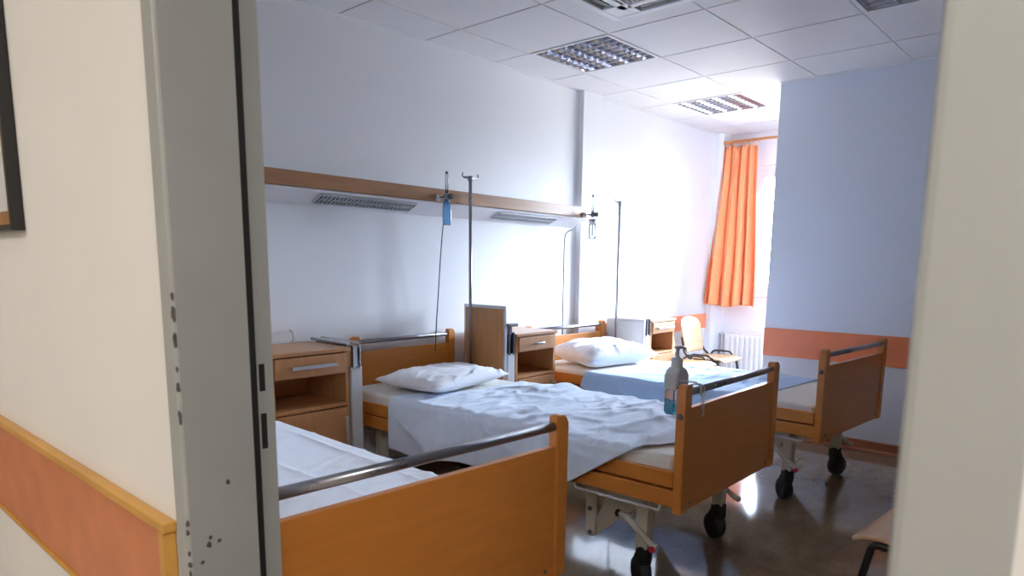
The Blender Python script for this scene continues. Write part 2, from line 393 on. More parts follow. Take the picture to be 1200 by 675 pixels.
# ------------------------------------------------------------------ picture
pf = thing('picture_frame', 'framed picture with brown and black moulding on corridor wall', 'picture', (XF0, 2.34, 1.364))
W_, H_ = 0.76, 0.62
def frame_ring(d0, d1, x0, x1, mi=0):
    m = MB()
    a0, a1 = -W_ / 2 + d0, W_ / 2 - d0; b0, b1 = d0, H_ - d0
    m.box(x0, x1, a0, a0 + d1, b0, b1, bev=0.002).box(x0, x1, a1 - d1, a1, b0, b1, bev=0.002)
    m.box(x0, x1, a0 + d1, a1 - d1, b0, b0 + d1, bev=0.002).box(x0, x1, a0 + d1, a1 - d1, b1 - d1, b1, bev=0.002)
    return m
frame_ring(0.0, 0.014, -0.028, -0.0005).build('outer_moulding', 'black_wood', pf)
frame_ring(0.014, 0.032, -0.022, -0.0005).build('inner_moulding', 'gold_frame', pf)
MB().box(-0.010, -0.0005, -W_ / 2 + 0.045, W_ / 2 - 0.045, 0.045, H_ - 0.045).build('print', 'print', pf)

# ------------------------------------------------------------------ ceiling lights
def ceiling_light(i, j, label):
    t = thing('ceiling_light', label, 'ceiling light', (GX + GP * (i + .5), GY + GP * (j + .5), ZC), 0, 'recessed louvre ceiling lights')
    h = 0.287
    f = MB()
    f.box(-h - .008, h + .008, -h - .008, -h + .012, -0.004, 0.085, bev=0.0015).box(-h - .008, h + .008, h - .012, h + .008, -0.004, 0.085, bev=0.0015)
    f.box(-h - .008, -h + .012, -h + .012, h - .012, -0.004, 0.085, bev=0.0015).box(h - .012, h + .008, -h + .012, h - .012, -0.004, 0.085, bev=0.0015)
    f.box(-h, h, -h, h, 0.085, 0.092)
    f.build('housing', 'tbar', t)
    n = 4; hi = h - 0.013; pw = 2 * hi / n
    lv = MB()
    for k in range(n):                       # parabolic troughs running along x
        yc = -hi + pw * (k + .5)
        def prof(u, v, yc=yc):
            a = (v - .5) * 2
            return Vector((-hi + 2 * hi * u, yc + a * pw / 2, 0.078 - 0.077 * abs(a) ** 2.4))
        lv.grid(prof, 1, 16)
    lv.build('reflector', 'mirror', t, recalc=False)
    bl = MB(); nb = 8
    for k in range(nb + 1):                  # cross blades, wedge section
        x = -hi + 2 * hi * k / nb
        bl.prism([(x - 0.0015, 0.0), (x + 0.0015, 0.0), (x + 0.006, 0.046), (x - 0.006, 0.046)], 'y', -hi, hi)
    bl.build('louvre_blades', 'mirror', t)
    for k in range(n):
        yc = -hi + pw * (k + .5)
        MB().tube([(-hi + .01, yc, 0.060), (hi - .01, yc, 0.060)], 0.008, 10).build('lamp_tube', 'tube_white', t)
    return t
ceiling_light(1, -1, 'square mirror-louvre ceiling light nearest the headboard wall, left of the pillar')
ceiling_light(4, -1, 'square mirror-louvre ceiling light between the pillar and orange curtain')
ceiling_light(1, -4, 'square mirror-louvre ceiling light cut off at the top right, above partition')

# ceiling air conditioner cassette
ac = thing('air_conditioner', 'white ceiling cassette air conditioner cut off by the top edge', 'air conditioner', (2.795, 1.745, ZC))
H = 0.475; d0 = -0.034
pm = MB(); pm.box(-H + 0.05, H - 0.05, -H + 0.05, H - 0.05, -0.006, -0.0005)
def ring_box(m, o, i_, z0, z1, bev=0.004):
    m.box(-o, o, i_, o, z0, z1, bev=bev).box(-o, o, -o, -i_, z0, z1, bev=bev).box(-o, -i_, -i_, i_, z0, z1, bev=bev).box(i_, o, -i_, i_, z0, z1, bev=bev)
ring_box(pm, H, H - 0.045, d0, -0.0005, 0.008)
# four slots leave corner pads and an inner rim
s0, s1 = H - 0.045, H - 0.115
for sx in (-1, 1):
    for sy in (-1, 1):
        pm.box(sx * (s1 - 0.07), sx * (s0 + 0.002), sy * (s1 - 0.07), sy * (s0 + 0.002), d0 + 0.001, -0.0005, bev=0.006)
ring_box(pm, s1, s1 - 0.045, d0 + 0.001, -0.0005, 0.006)
pm.build('cassette_panel', 'white_plastic', ac)
sl = MB()
for a in range(4):
    b = bmesh.new(); q = MB(); q.box(-(s1 - 0.075), s1 - 0.075, s1 + 0.004, s0 - 0.004, -0.016, -0.006)
    sl._join(q.bm, 0, mtx=Matrix.Rotation(a * pi / 2, 4, 'Z')); b.free()
sl.build('outlet_slot', 'ac_dark', ac, label='dark air outlet slots')
for a in range(4):
    q = MB(); q.prism([(s1 + 0.012, -0.030), (s1 + 0.05, -0.022), (s1 + 0.05, -0.019), (s1 + 0.012, -0.026)], 'x', -(s1 - 0.09), s1 - 0.09)
    w = MB(); w._join(q.bm, 0, mtx=Matrix.Rotation(a * pi / 2, 4, 'Z'))
    w.build('flap', 'grille', ac)
gr = MB(); gi = s1 - 0.05
gr.box(-gi, gi, -gi, gi, -0.012, -0.006, mi=1)
for k in range(27):
    y = -gi + 2 * gi * (k + .5) / 27
    gr.box(-gi, gi, y - 0.0045, y + 0.0045, d0 + 0.004, -0.012)
gr.build('intake_grille', ['grey_plastic', 'ac_dark'], ac)

# ------------------------------------------------------------------ wall supply unit above the beds
un = thing('headwall_unit', 'long beech fronted bedhead lighting unit along the wall above the beds', 'wall unit', (2.48, YW, 1.60))
un.rotation_euler = (0, radians(0.55), 0)
UX0, UX1 = -1.85, 1.90
MB().box(UX0, UX1, -0.17, -0.148, 0.062, 0.137, bev=0.002).build('fascia', 'shelf_wood', un)
ub = MB()
ub.prism([(-0.148, 0.131), (-0.148, 0.066), (-0.16, 0.057), (-0.155, 0.047), (-0.02, -0.010), (-0.001, -0.010), (-0.001, 0.131)], 'x', UX0, UX1)
ub.build('housing', 'white_plastic', un, label='white sloping underside')
def under(x, t, off=0.001):   # point on the sloping underside, t 0 front .. 1 back
    y = -0.155 + 0.135 * t; z = 0.047 - 0.057 * t
    return Vector((x, y, z)) + Vector((0, -0.389, -0.921)) * off
for gx0, gx1, gl in ((-0.42, 0.225, 'grey louvred lamp grille above the middle bed'), (0.94, 1.56, 'grey louvred lamp grille near the pillar')):
    m = MB()
    m.grid(lambda u, v: under(gx0 + (gx1 - gx0) * u, 0.10 + 0.62 * v, 0.002), 1, 1, mi=1)
    n = 26
    for k in range(n + 1):
        x = gx0 + (gx1 - gx0) * k / n
        b = [under(x - .004, .10, .002), under(x + .004, .10, .002), under(x + .004, .72, .002), under(x - .004, .72, .002),
             under(x - .004, .10, .010), under(x + .004, .10, .010), under(x + .004, .72, .010), under(x - .004, .72, .010)]
        v = [m.bm.verts.new(p) for p in b]
        for f in ((0, 1, 2, 3), (4, 5, 6, 7), (0, 1, 5, 4), (1, 2, 6, 5), (2, 3, 7, 6), (3, 0, 4, 7)): m.bm.faces.new([v[i] for i in f])
    for t0 in (.08, .40, .71):
        b = [under(x, t, o) for o in (.001, .011) for x, t in ((gx0, t0), (gx1, t0), (gx1, t0 + .035), (gx0, t0 + .035))]
        v = [m.bm.verts.new(p) for p in b]
        for f in ((0, 1, 2, 3), (4, 5, 6, 7), (0, 1, 5, 4), (1, 2, 6, 5), (2, 3, 7, 6), (3, 0, 4, 7)): m.bm.faces.new([v[i] for i in f])
    m.build('lamp_grille', ['alu', 'grille'], un, label=gl)

def cord(name, label, pts, r=0.0035, knob=None):
    m = MB().tube(smooth_path(pts, 5), r, 8)
    o = m.build(name, 'cord'); o2 = tag(o, label, 'cord'); return o2
cord('pull_cord', 'thin dark call cord hanging from the wall unit behind the blue bottle', [(2.93, 3.20, 1.60), (2.93, 3.215, 1.54), (2.925, 3.235, 1.35), (2.92, 3.255, 1.10), (2.915, 3.27, 0.90), (2.91, 3.275, 0.74)], 0.0035)
cord('pull_cord', 'thin grey call cord hanging from the wall unit beside the pillar', [(4.36, 3.30, 1.555), (4.30, 3.305, 1.535), (4.285, 3.318, 1.48), (4.28, 3.318, 1.2), (4.28, 3.318, 0.72)], 0.0045)
hk = MB().tube(smooth_path([(1.93, 3.338, 0.93), (1.93, 3.315, 0.925), (1.93, 3.305, 0.91), (1.93, 3.306, 0.885), (1.93, 3.32, 0.875)], 4), 0.0035, 8).build('wall_hook', 'alu')
tag(hk, 'small metal hook on the wall above the bedside cabinet beside door frame', 'hook')

# ------------------------------------------------------------------ oxygen flowmeters
def flowmeter(label, loc, L, blue):
    t = thing('oxygen_flowmeter', label, 'flowmeter', loc)
    MB().lathe([(0.018, 0), (0.021, -0.004), (0.021, -0.012), (0.015, -0.02), (0.012, -0.035)], axis='y', n=20).build('wall_rosette', 'chrome', t)
    MB().tube([(0, -0.02, 0), (0, -L, 0)], 0.0065, 12).lathe([(0.014, -L + 0.012), (0.016, -L + 0.006), (0.016, -L - 0.018), (0.011, -L - 0.026)], axis='y').build('valve_rod', 'darkmetal', t)
    MB().lathe([(0.012, -0.02), (0.014, -0.01), (0.014, 0.012), (0.010, 0.022)], (0, -L + 0.03, 0)).build('valve_body', 'bar', t)
    MB().lathe([(0.0095, 0.02), (0.0095, 0.125), (0.007, 0.133)], (0.0, -L + 0.03, 0), n=16).build('flow_tube', 'clear', t)
    MB().lathe([(0.008, 0.131), (0.009, 0.134), (0.009, 0.142), (0.005, 0.146)], (0.0, -L + 0.03, 0), n=16).build('tube_cap', 'darkmetal', t)
    if blue:
        MB().lathe([(0.012, -0.02), (0.0235, -0.042), (0.026, -0.055), (0.026, -0.15), (0.022, -0.165)], (0, -L + 0.03, 0), n=22).build('humidifier_bottle', 'blue_clear', t, label='blue translucent humidifier bottle')
        MB().lathe([(0.014, -0.012), (0.018, -0.022), (0.018, -0.04), (0.012, -0.044)], (0, -L + 0.03, 0), n=20).build('bottle_cap', 'blue_clear', t)
    else:
        MB().lathe([(0.014, -0.03), (0.030, -0.036), (0.030, -0.062), (0.024, -0.068)], (0, -L + 0.03, 0), n=20).build('bottle_cap', 'alu', t)
        MB().lathe([(0.026, -0.07), (0.028, -0.085), (0.028, -0.165), (0.022, -0.18)], (0, -L + 0.03, 0), n=22).build('humidifier_bottle', 'clear', t)
        MB().tube([(0, -L + 0.03, -0.05), (0, -L + 0.03, -0.16)], 0.004, 8).build('dip_tube', 'darkmetal', t)
        MB().tube([(0.02, -L + 0.03, -0.05), (0.055, -L + 0.02, -0.052)], 0.006, 8).build('outlet_spout', 'alu', t)
    return t
flowmeter('oxygen flowmeter with blue humidifier bottle on the wall unit above middle bed', (2.84, 3.1695, 1.68), 0.115, True)
flowmeter('oxygen flowmeter with clear humidifier bottle at the pillar end of wall unit', (4.32, 3.1695, 1.66), 0.115, False)

# ------------------------------------------------------------------ beds
def make_bed(name, label, loc, rz, w, L, zt=0.87, head_dz=0.0, head_w=None, inset=0.0, head_dx=0.0, turn=-30, pw=0.054, mat_L=None, mat_z=0.592):
    t = thing(name, label, 'hospital bed', loc, rz, 'beech framed hospital beds')
    hw = w / 2
    def board(kind, y0, y1, zb, zt, hw=hw, dx=0.0):
        s = -1 if kind == 'footboard' else 1
        yc = (y0 + y1) / 2
        p = MB().box(-hw + 0.046 + dx, hw - 0.046 + dx, yc - 0.011, yc + 0.011, zb + 0.004, zt - 0.088, bev=0.002)
        o = p.build(kind, 'bed_wood', t)
        for sx in (-1, 1):
            xo, xi = sx * hw + dx, sx * (hw - pw) + dx
            prof = [(xi, zb), (xo, zb), (xo, zt - 0.022)]
            for k in range(7):
                a = pi / 2 * k / 6
                prof.append((xo - sx * 0.022 * (1 - cos(a)), zt - 0.022 + 0.022 * sin(a)))
            for k in range(5):
                a = pi / 2 * (1 - k / 4)
                prof.append((xi + sx * 0.012 * (1 - cos(a)), zt - 0.012 + 0.012 * sin(a)))
            MB().prism(prof, 'y', y0, y1, bev=0.0035).build('post', 'bed_wood', o)
            MB().lathe([(0.012, 0), (0.012, sx * 0.004), (0.007, sx * 0.009)], (xo, yc, zt - 0.115), axis='x', n=14).build('bolt', 'darkmetal', o)
        MB().tube([(-hw + 0.045 + dx, yc, zt - 0.032), (hw - 0.045 + dx, yc, zt - 0.032)], 0.0135, 16).build('grab_rail', 'bar', o, label='grey steel grab rail')
        for sx in (-1, 1):
            MB().lathe([(0.006, 0), (0.006, -0.003), (0.003, -0.004)], (sx * (hw - 0.085) + dx, yc - 0.011, zb + 0.03), axis='y', n=10).build('screw', 'darkmetal', o)
    board('footboard', -0.035, 0.0, 0.385, zt)
    board('headboard', L, L + 0.035, 0.385, zt + head_dz, (head_w or w) / 2, head_dx)
    hw -= inset
    for sx in (-1, 1):
        x0, x1 = sx * (hw - 0.008), sx * (hw - 0.032)
        MB().box(x0 - sx * 0.012, x1 - sx * 0.012, 0.012, L - 0.01, 0.474, 0.538, bev=0.004).build('upper_side_rail', 'bed_wood', t)
        MB().box(x0, x1, 0.0, L, 0.405, 0.468, bev=0.004).build('lower_side_rail', 'bed_wood', t)
        MB().tube(fillet([(sx * (hw - 0.02), 0.06, 0.40), (sx * (hw - 0.02), 0.06, 0.378), (sx * (hw - 0.02), 0.46, 0.378), (sx * (hw - 0.02), 0.46, 0.40)], 0.012), 0.006, 8).build('accessory_rail', 'grey_plastic', t)
    # mattress platform and steel undercarriage
    fr = MB()
    for sx in (-1, 1):
        fr.box(sx * 0.30 - 0.022, sx * 0.30 + 0.022, 0.10, L - 0.10, 0.352, 0.404, bev=0.004)
    for y in (0.15, 0.75, 1.35, L - 0.2): fr.box(-hw + 0.06, hw - 0.06, y, y + 0.04, 0.36, 0.404, bev=0.003)
    fr.build('steel_frame', 'beige_metal', t)
    dk = MB(); dk.box(-hw + 0.05, hw - 0.05, 0.03, L - 0.03, 0.468, 0.484, bev=0.003)
    dk.box(-hw + 0.04, hw - 0.04, 0.03, L - 0.03, 0.404, 0.412)
    dk.build('mattress_deck', 'darkmetal', t)
    ma = MB().box(-hw + 0.035, hw - 0.035, 0.02, (mat_L or L) - 0.015, 0.484, mat_z, bev=0.028, seg=4)
    ma.build('mattress', 'mattress', t)
    MB().box(-0.36, 0.36, 0.14, 0.20, 0.33, 0.375, bev=0.006).build('cross_beam', 'beige_metal', t)
    MB().box(-0.36, 0.36, L - 0.26, L - 0.20, 0.33, 0.375, bev=0.006).build('cross_beam', 'beige_metal', t)
    MB().box(-hw + 0.10, -hw + 0.17, 0.60, 0.80, 0.325, 0.40, bev=0.01).build('lift_motor', 'darkmetal', t)
    # lift arms : folded plates hanging under the frame
    for sx in (-1, 1):
        x = sx * 0.315
        MB().prism([(0.42, 0.375), (0.475, 0.375), (0.472, 0.16), (0.462, 0.138), (0.435, 0.138), (0.422, 0.15)], 'x', x - 0.006, x + 0.006, bev=0.002).build('lift_arm', 'beige_metal', t)
        MB().prism([(0.425, 0.142), (0.45, 0.16), (0.36, 0.375), (0.16, 0.375)], 'x', x + sx * -0.010, x + sx * -0.020, bev=0.002).build('lift_plate', 'beige_metal', t)
        for (yy, zz) in ((0.447, 0.156), (0.450, 0.26)):
            MB().lathe([(0.010, 0), (0.010, sx * 0.005), (0.005, sx * 0.007)], (x + sx * 0.006, yy, zz), axis='x', n=12).build('pivot_bolt', 'darkmetal', t)
    for sx in (-1, 1):
        for yl in (0.17, L - 0.23):
            x = sx * 0.34; rnd = rc.uniform(-0.6, 0.6)
            lg = MB().box(x - 0.026, x + 0.026, yl - 0.026, yl + 0.026, 0.172, 0.372, bev=0.005).build('leg', 'beige_metal', t)
            # caster: swivel hood, fork and twin tyre
            if yl < 1: rnd = radians(-38) if sx < 0 else radians(turn)
            rot = Matrix.Translation((x, yl, 0)) @ Matrix.Rotation(rnd + pi / 2, 4, 'Z')
            c = MB()
            q = MB(); q.box(-0.030, 0.026, -0.027, 0.027, 0.118, 0.182, bev=0.010)
            q.prism([(-0.030, 0.16), (0.020, 0.16), (0.044, 0.128), (0.046, 0.060), (0.022, 0.052), (0.004, 0.064), (-0.028, 0.11)], 'y', -0.026, 0.026, bev=0.006)
            c._join(q.bm, 0, mtx=rot)
            co = c.build('caster_hood', 'black', lg)
            q = MB(); q.lathe([(0.035, -0.026), (0.056, -0.025), (0.062, -0.016), (0.0625, 0.016), (0.056, 0.025), (0.035, 0.026), (0.02, 0.02)], (0.022, 0, 0.0625), axis='y', n=28)
            c = MB(); c._join(q.bm, 0, mtx=rot); c.build('wheel', 'black', lg)
        # brake pedal
        x = sx * 0.382
        pd = MB().tube(fillet([(x, 0.262, 0.302), (x, 0.235, 0.300), (x, 0.185, 0.262), (x, 0.115, 0.212), (x, 0.088, 0.206)], 0.02), 0.0125, 12)
        pd.tube([(x - sx * 0.03, 0.225, 0.293), (x + sx * 0.008, 0.225, 0.293)], 0.014, 12)
        po = pd.build('brake_pedal', 'beige_metal', t)
        MB().lathe([(0.014, 0), (0.0155, 0.003), (0.0155, 0.014), (0.010, 0.018)], (x, 0.262, 0.302), axis='y', n=14).build('pedal_cap', 'black', po)
        MB().lathe([(0.010, 0), (0.013, 0.002), (0.013, 0.010), (0.006, 0.013)], (x + (-0.024 if sx < 0 else 0.011), 0.10, 0.200), axis='x', n=14).build('pedal_tip', 'red', po)
    return t

BEDS = {
    'near': dict(loc=(1.083, 1.228, 0), rz=radians(-2.6), w=0.938, L=2.04),
    'mid': dict(loc=(2.655, 1.189, 0), rz=radians(0.4), w=0.891, L=2.09),
    'far': dict(loc=(4.105, 1.135, 0), rz=radians(-3.8), w=0.914, L=2.10),
}
b1 = make_bed('hospital_bed', 'nearest hospital bed, its orange footboard cut off by the door frame and bottom edge', BEDS['near']['loc'], BEDS['near']['rz'], BEDS['near']['w'], BEDS['near']['L'], head_w=0.78, inset=0.075, pw=0.048, mat_L=1.62)
b2 = make_bed('hospital_bed', 'middle hospital bed with a gel dispenser hung on its brown footboard', BEDS['mid']['loc'], BEDS['mid']['rz'], BEDS['mid']['w'], BEDS['mid']['L'], head_w=0.80, head_dx=0.045)
b3 = make_bed('hospital_bed', 'farthest hospital bed, in front of the partition with the coral band', BEDS['far']['loc'], BEDS['far']['rz'], BEDS['far']['w'], BEDS['far']['L'], zt=0.875, head_dz=-0.035, turn=-110, mat_z=0.570)

# ------------------------------------------------------------------ bed linen
def ridged(p):
    return 1.0 - abs(noise.noise(p)) * 2.2
def crease_field(S, Y, s0, s1, y0, y1, n, seed, along, amp):
    """height of n soft creases scattered over the cloth; along = mean direction (radians, 0 = across the bed)"""
    R = random.Random(seed); D = np.zeros_like(S)
    for k in range(n):
        cs, cy = R.uniform(s0, s1), R.uniform(y0, y1)
        th = R.gauss(along, 0.38) if R.random() < 0.75 else R.uniform(0, pi)
        ln = R.uniform(0.10, 0.38); wd = R.uniform(0.008, 0.026); h = R.uniform(0.25, 1.0) * amp * min(1.0, wd / 0.016)
        ds, dy = S - cs, Y - cy
        a = ds * cos(th) + dy * sin(th); b = -ds * sin(th) + dy * cos(th)
        b = b + R.uniform(-0.5, 0.5) * a * a + R.uniform(-.01, .01) * np.sin(a * 25)
        e = np.exp(-(a / ln) ** 4)
        asym = R.choice((-1, 1))
        prof = np.where(b * asym > 0, np.exp(-(b / wd) ** 2), np.exp(-(b / (wd * 2.6)) ** 2))
        D += h * e * prof * R.choice((1, 1, -0.5))
    return D
def sheet(name, label, bed, y0, y1, near, far, amp, mt, seed, top=0.594, edge0=None, edge1=None, nu=150, nv=190, ncr=70, along=0.0, sharp=(), group='bed sheets'):
    """cloth lying over the mattress; near(v)/far(v): how far it hangs past each long edge (negative: stops short)"""
    B = BEDS[bed]; w = B['w']
    r = 0.03; hw = w / 2 - 0.004 - (0.075 if bed == 'near' else 0)
    flat = 2 * (hw - r); arc = r * pi / 2
    S = np.zeros((nu + 1, nv + 1)); Y = np.zeros_like(S)
    for i in range(nu + 1):
        for j in range(nv + 1):
            u, v = i / nu, j / nv
            yy0 = y0 + (edge0(u) if edge0 else 0); yy1 = y1 + (edge1(u) if edge1 else 0)
            S[i, j] = -near(v) + (flat + far(v) + near(v)) * u; Y[i, j] = yy0 + (yy1 - yy0) * v
    D = crease_field(S, Y, -0.05, flat + .05, y0, y1, ncr, int(seed * 10), along, amp)
    D += crease_field(S, Y, -0.05, flat + .05, y0, y1, ncr, int(seed * 10) + 1, along, amp * 0.45)
    for (cs, cy, th, ln, h) in sharp:          # pressed fold lines
        a = (S - cs) * cos(th) + (Y - cy) * sin(th); b = -(S - cs) * sin(th) + (Y - cy) * cos(th)
        D += h * np.exp(-(a / ln) ** 6) * np.exp(-np.abs(b) / 0.010)
    D += amp * 0.7 * (np.sin(S * 6.1 + seed) * np.sin(Y * 4.3 + seed * 2) * 0.5 + 0.5)
    t_ = np.clip((Y - (y1 - 0.42)) / 0.25, 0, 1); D *= 1 - 0.8 * t_
    D = np.maximum(D, 0)
    o3 = Vector((seed * 3.7, seed * 1.3, seed * 7.1))
    def pt(u, v):
        i, j = int(round(u * nu)), int(round(v * nv))
        x, y, d = float(S[i, j]), float(Y[i, j]), float(D[i, j])
        hang = 0.0
        if x < 0:
            a = -x
            if a < arc: th = a / r; p = Vector((-hw + r - r * sin(th), y, top - r + r * cos(th))); n = Vector((-sin(th), 0, cos(th)))
            else: hang = a - arc; p = Vector((-hw, y, top - r - hang)); n = Vector((-1, 0, 0))
        elif x > flat:
            a = x - flat
            if a < arc: th = a / r; p = Vector((hw - r + r * sin(th), y, top - r + r * cos(th))); n = Vector((sin(th), 0, cos(th)))
            else: hang = a - arc; p = Vector((hw, y, top - r - hang)); n = Vector((1, 0, 0))
        else:
            p = Vector((-hw + r + x, y, top)); n = Vector((0, 0, 1))
        if hang > 0:
            k = min(1, hang / 0.12)
            fold = max(0, sin(y * 9.5 + 1.5 * noise.noise(Vector((y * 1.7, 0, seed))) + hang * 1.5 + seed)) ** 2
            out = d * (1 - 0.5 * k) + k * (0.008 + 0.046 * fold * min(1, hang / 0.22)) + hang * 0.05
            out += 0.012 * k * max(0, ridged(Vector((y * 3 + hang * 6, hang * 2, seed)))) ** 4
            p += n * (out + 0.002)
        else:
            p += n * (d + 0.002)
        return p
    m = MB(); m.grid(pt, nu, nv)
    o = m.build(name, mt, solid=0.003)
    o.location = B['loc']; o.rotation_euler = (0, 0, B['rz'])
    return tag(o, label, 'bed sheet', group)

def sm(a, b, x):
    t = max(0, min(1, (x - a) / (b - a))); return t * t * (3 - 2 * t)
# middle bed: hangs over the near side, pulled up diagonally at the foot
def near2(v):      # v 0 foot .. 1 head side
    y = 0.14 + (1.66 - 0.14) * v
    h = 0.195 + 0.055 * y + 0.012 * sin(v * 9) + 0.008 * sin(v * 23 + 1)
    cut = 0.06 + 0.64 * (y - 0.23)
    return min(h, cut)
sheet('bed_sheet', 'rumpled pale blue bed sheet draped over the middle bed', 'mid', 0.04, 1.66, near2, lambda v: 0.16, 0.013, 'sheet_blue', 2.0,
      edge0=lambda u: 0.12 * (1 - sm(0.0, 0.30, u)), edge1=lambda u: 0.02 * sin(u * 7) - 0.02 - 0.15 * sm(0.2, 0.6, u), ncr=90, along=0.12)
# far bed: blue sheet with folded back corner
def near3(v):
    h = 0.27 + 0.02 * sin(v * 5)
    return min(h, 0.27 - 0.15 * max(0, (v - 0.72) / 0.28)) - 0.10 * (1 - sm(0.0, 0.25, v))
sheet('bed_sheet', 'blue bed sheet with a corner hanging over the side of the farthest bed', 'far', 0.35, 1.52, near3, lambda v: 0.14, 0.010, 'sheet_deep', 5.0, top=0.572,
      edge1=lambda u: 0.10 * (1 - sm(0.0, 0.22, u)) + 0.03 * sin(u * 6) - 0.05, ncr=60, along=0.1)
# nearest bed: white sheet
sheet('bed_sheet', 'creased white bed sheet on the nearest bed behind its steel rail', 'near', 0.05, 1.60, lambda v: 0.10, lambda v: 0.055 + 0.008 * sin(v * 14), 0.008, 'sheet_white', 8.0,
      edge1=lambda u: -0.05 * sm(0.75, 1.0, u), ncr=26, along=0.5,
      sharp=((0.42, 0.7, 1.62, 0.9, 0.007), (0.66, 0.75, 1.55, 0.7, 0.006), (0.45, 1.22, 0.1, 0.35, 0.006), (0.4, 0.52, -0.1, 0.5, 0.005)))

def pillow(label, bed, lx, ly, w, d, h, rz, tilt, seed, z=0.618):
    B = BEDS[bed]
    o3 = Vector((seed, seed * 2, seed * 3))
    m = MB()
    def side(sg):
        def f(u, v):
            a, b = 2 * u - 1, 2 * v - 1
            # outline: pulled in slightly between the corners
            ex = 1 - 0.06 * (1 - b * b) * abs(a) ** 3 * 0.6 ; ey = 1 - 0.08 * (1 - a * a) * abs(b) ** 3
            x, y = a * w / 2 * ex, b * d / 2 * ey
            k = (max(0, 1 - a ** 4) * max(0, 1 - b ** 4)) ** 0.62
            k *= 0.80 + 0.20 * cos(a * 1.2) + 0.22 * noise.noise(Vector((a * 1.6, b * 1.6, 0)) + o3)
            zz = sg * h / 2 * k
            rad = max(abs(a), abs(b))
            cr = max(0, ridged(Vector((a * 2.3 + 0.5 * b, b * 4.5, sg)) + o3)) ** 3 * 0.010 * sm(0.15, 0.9, rad) * (1 - sm(0.93, 1.0, rad))
            cr += 0.006 * noise.noise(Vector((a * 4, b * 5, sg)) + o3) * (1 - sm(0.9, 1.0, rad))
            if sg > 0: zz += cr
            else: zz = max(zz, -h * 0.32)
            return Vector((x, y, zz + h * 0.32))
        return f
    m.grid(side(1), 64, 48); m.grid(side(-1), 64, 48)
    bmesh.ops.remove_doubles(m.bm, verts=m.bm.verts[:], dist=0.0004)
    o = m.build('pillow', 'pillow')
    R = Matrix.Translation(B['loc']) @ Matrix.Rotation(B['rz'], 4, 'Z') @ Matrix.Translation((lx, ly, z)) @ Matrix.Rotation(rz, 4, 'Z') @ Matrix.Rotation(tilt, 4, 'X')
    o.matrix_world = R
    return tag(o, label, 'pillow', 'white pillows')
pillow('flattened white pillow at the head of the middle bed', 'mid', -0.005, 1.70, 0.70, 0.44, 0.10, radians(9), radians(2), 1.3)
pillow('plump white pillow at the head of the farthest bed', 'far', -0.02, 1.74, 0.70, 0.46, 0.18, radians(-6), radians(4), 4.7, z=0.594)

# ------------------------------------------------------------------ gel dispenser and wire hanger on the middle bed
gd = thing('gel_dispenser', 'grey pump dispenser with turquoise gel hung on the middle footboard post', 'dispenser', (2.338, 1.262, 0.735))
MB().prism([(-0.046, 0.098), (0.052, 0.098), (0.054, 0.118), (0.052, 0.150), (0.028, 0.178), (-0.022, 0.178), (-0.044, 0.150)], 'y', -0.028, 0.028, bev=0.006).build('holder_shell', 'bottle_grey', gd)
MB().box(-0.040, -0.004, -0.0295, -0.026, 0.103, 0.112, bev=0.001).build('holder_slot', 'darkmetal', gd)
MB().lathe([(0.022, 0.172), (0.0225, 0.178), (0.0225, 0.208), (0.019, 0.214), (0.007, 0.216), (0.007, 0.245), (0.010, 0.247), (0.010, 0.256), (0.004, 0.258)], (0.003, 0, 0), n=20).build('pump_collar', 'bottle_grey', gd)
MB().tube(fillet([(-0.015, 0, 0.254), (0.03, -0.004, 0.254), (0.052, -0.008, 0.244)], 0.015), [0.006] * 8, 10).build('pump_nozzle', 'bottle_grey', gd)
MB().prism([(-0.044, 0.0), (0.028, 0.0), (0.030, 0.01), (0.030, 0.10), (-0.046, 0.10), (-0.046, 0.01)], 'y', -0.024, 0.024, bev=0.007).build('bottle', 'clear', gd)
MB().prism([(-0.042, 0.003), (0.026, 0.003), (0.027, 0.012), (0.027, 0.048), (-0.043, 0.048), (-0.043, 0.012)], 'y', -0.022, 0.022, bev=0.005).build('gel', 'gel', gd, label='bright turquoise gel')
MB().tube([(-0.012, 0, 0.20), (-0.012, 0, 0.006)], 0.0028, 8).build('dip_tube', 'darkmetal', gd)
hkm = MB()
hkm.tube(fillet([(-0.030, 0.0, 0.13), (-0.030, -0.06, 0.135), (-0.030, -0.105, 0.135), (-0.030, -0.118, 0.12), (-0.030, -0.118, 0.09)], 0.012), 0.003, 8)
hkm.build('hook', 'alu', gd)
wh = MB().tube(fillet([(0.0, 0.028, 0.090), (0, 0.030, 0.118), (0.0, 0.0, 0.124), (0.0, -0.018, 0.116), (0.0, -0.020, 0.02), (0.004, -0.020, 0.004), (0.014, -0.020, 0.004), (0.018, -0.020, 0.02), (0.018, -0.018, 0.116), (0.018, 0.0, 0.124), (0.018, 0.030, 0.118), (0.018, 0.028, 0.090)], 0.008, 3), 0.0026, 8).build('wire_hanger', 'chrome')
wh.location = (2.338, 1.171, 0.735); tag(wh, 'thin wire hanger looped over the steel rail beside gel dispenser', 'hanger')

